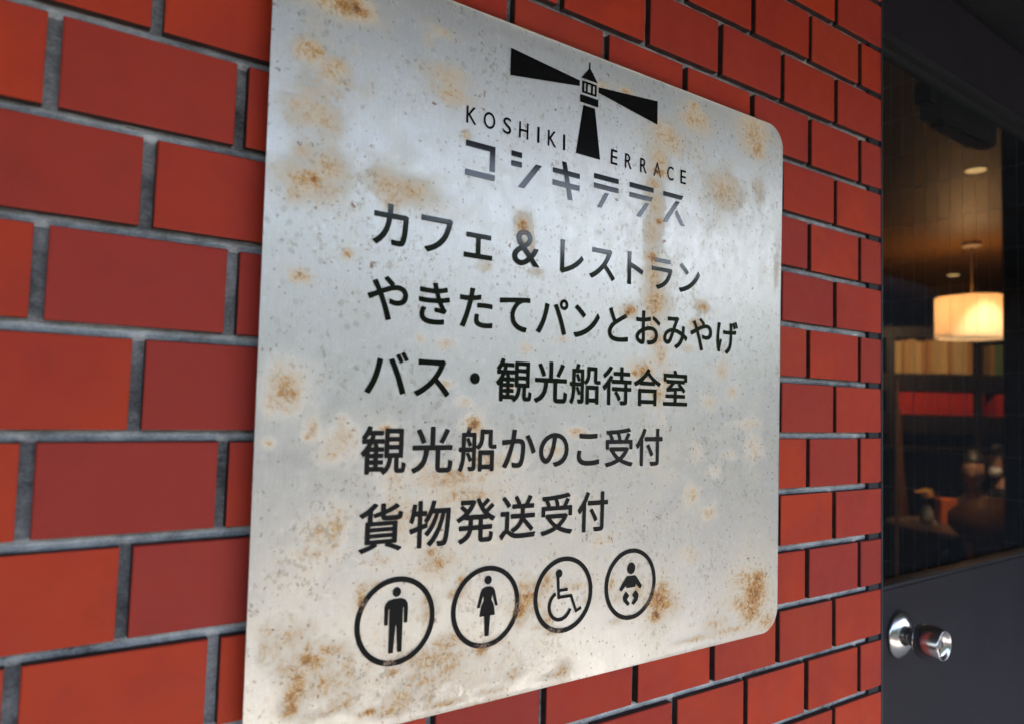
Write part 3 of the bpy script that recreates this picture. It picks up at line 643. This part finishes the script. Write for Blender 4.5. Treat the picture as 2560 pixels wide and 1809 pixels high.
for x, w_, hh, c_, lab in ((.40, .05, .30, (.32, .20, .08), 'narrow tan book left of the green one on the small right shelf bay'), (.452, .09, .30, (.10, .17, .08), 'dull green book beside the red one on the right shelf bay'),
                       (.545, .03, .30, (.12, .07, .12), 'thin dark purple book squeezed between the green and red books'), (.577, .07, .31, (.50, .04, .01), 'bright red book at the right end of the shelf under the lamp'),
                       (-.86, .10, .28, (.22, .17, .10), 'dim pale box file in the left shelf bay next to the frame')):
    mb = MB(); mb.box(0, w_-.003, 0, .22, 0, hh)
    o = mb.build('book', simple('book_cloth', c_, .7), None, bevel=.002, loc=on_shelf(x, .02, 1.8955)); o.rotation_euler = (0, 0, SRZ); tag(o, lab, 'book')
# red panels filling the lower shelf
for i in range(7):
    x = -.50+i*.17
    mb = MB(); mb.box(0, .165, 0, .20, 0, .225)
    o = mb.build('red_box', simple('red_card', (.50, .022, .006), .6, var=.25), None, bevel=.003, loc=on_shelf(x if x < .2 else x+.11, .02, 1.4855)); o.rotation_euler = (0, 0, SRZ)
    tag(o, f'plain red storage box, {ORD[i]} from the left on the shelf below the books', 'box', 'red boxes lined up on the shelf')
point('shelf_fill_spot', (6.35, 2.15, 2.60), 17, (1.0, .60, .28), .02, 62, (7.66, 2.98, 2.0))  # unseen spot added to brighten the books and red boxes, no fitting
point('table_fill_spot', (4.9, 1.35, 2.62), 24, (1.0, .66, .38), 0.02, 45, (5.65, 1.82, 1.05))  # unseen spot added to brighten guests and table, no fitting
# low counter in front of the shelves
mb = MB(); mb.box(-1.1, 1.1, 0, .5, 0, 1.14); mb.box(-1.15, 1.15, -.04, .54, 1.14, 1.185)
o = mb.build('counter', simple('dark_green_paint', (.030, .036, .022), .6), None, bevel=.005, loc=(6.95, 2.55, .03)); o.rotation_euler = (0, 0, SRZ)
tag(o, 'low dark green counter running below the shelves behind the seated guests', 'counter')

# table, chairs, guests
WOOD = simple('chair_wood', (.34, .17, .055), .45, var=.3, scale=8)
tb = empty('dining_table', (5.30, 1.83, .03), label='dark dining table between the seated guests in the cafe', cat='table')
MB().lathe([(.40, .70), (.42, .71), (.42, .735), (.41, .74)], (0, 0, 0), 'Z', 40).build('tabletop', simple('table_top', (.10, .075, .05), .35), tb)
MB().lathe([(.035, .02), (.03, .70)], (0, 0, 0), 'Z', 16).build('column', BLK, tb)
MB().lathe([(.24, 0), (.22, .02)], (0, 0, 0), 'Z', 28).build('foot', BLK, tb)
def chair(loc, rz, back_w, z0, z1, mat, lab, round_=True):
    c = empty('chair', (loc[0], loc[1], .03), rz, label=lab, cat='chair')
    MB().lathe([(.20, .43), (.215, .445), (.20, .46)], (0, 0, 0), 'Z', 28).build('seat', mat, c)
    for sx in (-.15, .15):
        for sy in (-.15, .15): MB().tube((sx*1.15, sy*1.15, 0), (sx*.9, sy*.9, .44), .013, 8, .016).build('leg', mat, c)
    n = 20; vs = []; fs = []
    for i in range(n+1):
        a = math.radians(-62+124*i/n); s_ = (math.cos(math.radians(-90+180*i/n)))**.45 if round_ else 1
        zc, hh = (z0+z1)/2, (z1-z0)/2*max(s_, .25)
        for rr_ in (back_w, back_w+.018):
            for zz in (zc-hh, zc+hh): vs.append((rr_*math.sin(a), .05-rr_*math.cos(a), zz))
    for i in range(n):
        a = i*4; b = a+4
        fs += [(a, a+1, b+1, b), (a+2, b+2, b+3, a+3), (a+1, a+3, b+3, b+1), (a, b, b+2, a+2)]
    fs += [(0, 2, 3, 1), (n*4, n*4+1, n*4+3, n*4+2)]
    obj('backrest', mesh_from('backrest', vs, fs, mat, True), c)
    for sx in (-.12, .12): MB().tube((sx, -.12, .44), (sx, .05-back_w*.85, z0+.05), .011, 8).build('back_post', mat, c)
    return c
chair((4.66, 1.42), math.radians(-35), .215, .76, 1.03, WOOD, 'wooden chair with broad rounded backrest, the nearest furniture behind the door glass')
bg_ = MB(); bg_.box(-.055, .055, -.04, .04, 0, .17)
o = bg_.build('paper_bag', simple('orange_paper', (.60, .14, .015), .6), None, bevel=.004, loc=(5.335, 1.90, .7705)); o.rotation_euler = (0, 0, -.6)
tag(o, 'small plain orange paper bag standing on the cafe table', 'bag')

def person(loc, rz, shirt, skin, hair, lab, lean=.1, mask=False, s=1.0):
    p = empty('person', loc, rz, label=lab, cat='person')
    bm = bmesh.new(); sl = bm.verts.layers.skin.verify()
    def V_(x, y, z, r): v = bm.verts.new((x*s, y*s, z*s)); v[sl].radius = (r*s, r*s); return v
    def chain(vs_):
        for a, b in zip(vs_, vs_[1:]): bm.edges.new((a, b))
    pel = V_(0, 0, .52, .125); pel[sl].use_root = True
    w_ = V_(0, lean*.3, .68, .115); ch = V_(0, lean*.7, .86, .135); nk0 = V_(0, lean, .99, .065); nk = V_(0, lean*1.15, 1.06, .05); hd = V_(0, lean*1.3, 1.13, .055)
    chain([pel, w_, ch, nk0, nk, hd])
    for sx in (-1, 1):
        sh_ = V_(sx*.16, lean*.9, .945, .062); el = V_(sx*.23, lean+.10, .75, .042); wr = V_(sx*.14, lean+.30, .765, .027); pm = V_(sx*.12, lean+.355, .775, .030)
        chain([nk0, sh_, el, wr, pm])
        for q in range(4):
            b0 = V_(sx*(.12+(-.024+.016*q)), lean+.40, .777, .009); b1 = V_(sx*(.12+(-.026+.017*q)), lean+.44-abs(q-1.5)*.008, .765, .008); chain([pm, b0, b1])
        th = V_(sx*.085, lean+.375, .775, .010); chain([pm, th])
        hp = V_(sx*.10, .06, .50, .085); kn = V_(sx*.13, .42, .50, .062); an = V_(sx*.13, .40, .09, .040); ft = V_(sx*.13, .54, .04, .035)
        chain([pel, hp, kn, an, ft])
    m = bpy.data.meshes.new('body'); bm.to_mesh(m); bm.free()
    o = bpy.data.objects.new('body', m); link(o); o.modifiers.new('s', 'SKIN'); sub = o.modifiers.new('u', 'SUBSURF'); sub.levels = 2; sub.render_levels = 2
    bpy.context.view_layer.update()
    me = bpy.data.meshes.new_from_object(o.evaluated_get(bpy.context.evaluated_depsgraph_get()))
    bpy.data.objects.remove(o)
    me.materials.clear(); me.materials.append(shirt); me.materials.append(skin); me.materials.append(simple('trousers', (.02, .02, .03), .8))
    for f in me.polygons:
        c_ = f.center/s; f.use_smooth = True
        f.material_index = 1 if (c_.z > 1.03 or (c_.y > lean+.17 and .70 < c_.z < .84)) else (2 if c_.z < .56 else 0)
    obj('body', me, p)
    # head with brow, nose and chin
    bm = bmesh.new(); bmesh.ops.create_uvsphere(bm, u_segments=28, v_segments=20, radius=1)
    for v in bm.verts:
        x, y, z = v.co; k = 1-.22*max(0, -z)**1.5
        v.co = Vector((x*.074*k, y*.094*(1-.06*max(0, -z)), z*.118))
        if y > .6:
            v.co.y += .020*math.exp(-(x*x)/.02-((z+.12)**2)/.03) - .006*math.exp(-((abs(x)-.38)**2)/.02-((z-.08)**2)/.015) + .005*math.exp(-(x*x)/.05-((z+.52)**2)/.006)
    m = bpy.data.meshes.new('head'); bm.to_mesh(m); bm.free(); m.materials.append(skin); m.polygons.foreach_set('use_smooth', [True]*len(m.polygons))
    h = obj('head', m, p, (0, (lean*1.35+.015)*s, 1.215*s)); h.rotation_euler = (-.25, 0, 0)
    for sx in (-1, 1):
        MB().lathe([(.004, -.016), (.012, -.008), (.012, .010), (.004, .018)], (sx*.076, -.005, -.005), 'Z', 10).build('ear', skin, h)
        MB().lathe([(.003, -.004), (.009, 0), (.003, .004)], (sx*.028, .083, .012), 'Z', 12).build('eye', BLK, h)
    bm = bmesh.new(); bmesh.ops.create_uvsphere(bm, u_segments=24, v_segments=16, radius=1)
    for v in bm.verts: v.co = Vector((v.co.x*.086, v.co.y*.106-.012, v.co.z*.128+.008))
    bmesh.ops.delete(bm, geom=[v for v in bm.verts if (v.co.y > .055 and v.co.z < .070) or v.co.z < -.095], context='VERTS')
    m = bpy.data.meshes.new('hair'); bm.to_mesh(m); bm.free(); m.materials.append(hair); obj('hair', m, h)
    if mask:
        bm = bmesh.new(); bmesh.ops.create_uvsphere(bm, u_segments=20, v_segments=14, radius=1)
        for v in bm.verts: v.co = Vector((v.co.x*.064, v.co.y*.050+.060, v.co.z*.050-.045))
        m = bpy.data.meshes.new('face_mask'); bm.to_mesh(m); bm.free(); m.materials.append(simple('white_mask', (.75, .75, .8), .8)); obj('face_mask', m, h)
    return p
SK = simple('skin', (.42, .22, .13), .6); HR = simple('black_hair', (.015, .012, .010), .5)
person((5.60, 1.80, -.07), math.radians(105), simple('pale_shirt', (.50, .44, .46), .8), SK, HR, 'seated guest in a pale top leaning over the cafe table', .16)
person((6.10, 1.80, -.04), math.radians(60), simple('black_jacket', (.015, .014, .018), .8), SK, HR, 'seated guest in dark clothes wearing a white face mask at the back', .05, True)
# vase of yellow flowers
fl = empty('flower_vase', (5.16, 1.94, .77), label='small vase of yellow and orange flowers on the cafe table', cat='vase')
MB().lathe([(.03, 0), (.045, .04), (.03, .10), (.022, .13)], (0, 0, 0), 'Z', 20).build('vase', simple('vase_glaze', (.30, .31, .28), .3), fl, smooth=True)
for i in range(11):
    a = rnd.uniform(0, 6.28); r_ = rnd.uniform(0, .065); x, y, z = r_*math.cos(a), r_*math.sin(a), .17+rnd.uniform(0, .06)-r_*.3
    MB().tube((0, 0, .12), (x, y, z), .002, 5).build('stem', simple('stem_green', (.05, .10, .02), .6), fl)
    b = MB()
    for q in range(10):
        aa = q*.628; b.add([(x, y, z), (x+.030*math.cos(aa-.25), y+.030*math.sin(aa-.25), z+.012), (x+.036*math.cos(aa), y+.036*math.sin(aa), z+.004), (x+.030*math.cos(aa+.25), y+.030*math.sin(aa+.25), z+.012)], [(0, 1, 2, 3)])
    b.build('flower', simple('petal', [(.75, .42, .06), (.70, .30, .05), (.8, .5, .12)][i % 3], .6), fl)
# furled banner on a pole
bn = empty('banner', (4.03, 1.555, .03), label='furled cream and orange banner on a slim pale pole just inside the door', cat='banner')
MB().tube((0, 0, 0), (-.02, -.01, 1.66), .010, 12).build('pole', simple('pole_enamel', (.50, .40, .36), .4), bn)
b = MB(); n = 22
vs = []; fs = []
for k in range(21):
    z = .92+.60*k/20; wd = .075*(1-k/21)+.014
    for i in range(n): a = 2*math.pi*i/n; r_ = wd*.5*(1+.25*math.sin(5*a+k*.3)); vs.append((.012+wd*.35+r_*math.cos(a), r_*math.sin(a)*.6, z))
for k in range(20):
    for i in range(n): j = (i+1) % n; fs.append((k*n+i, k*n+j, (k+1)*n+j, (k+1)*n+i))
t = NT('banner_cloth'); t.bsdf(Base_Color=t.ramp(t.noise(9, 3), [(.4, (.62, .42, .12)), (.6, (.55, .18, .04))]), Roughness=.8)
obj('cloth', mesh_from('cloth', vs, fs, t.m, True), bn)
MB().lathe([(.12, 0), (.11, .03), (.02, .05)], (0, 0, 0), 'Z', 24).build('base', BLK, bn)
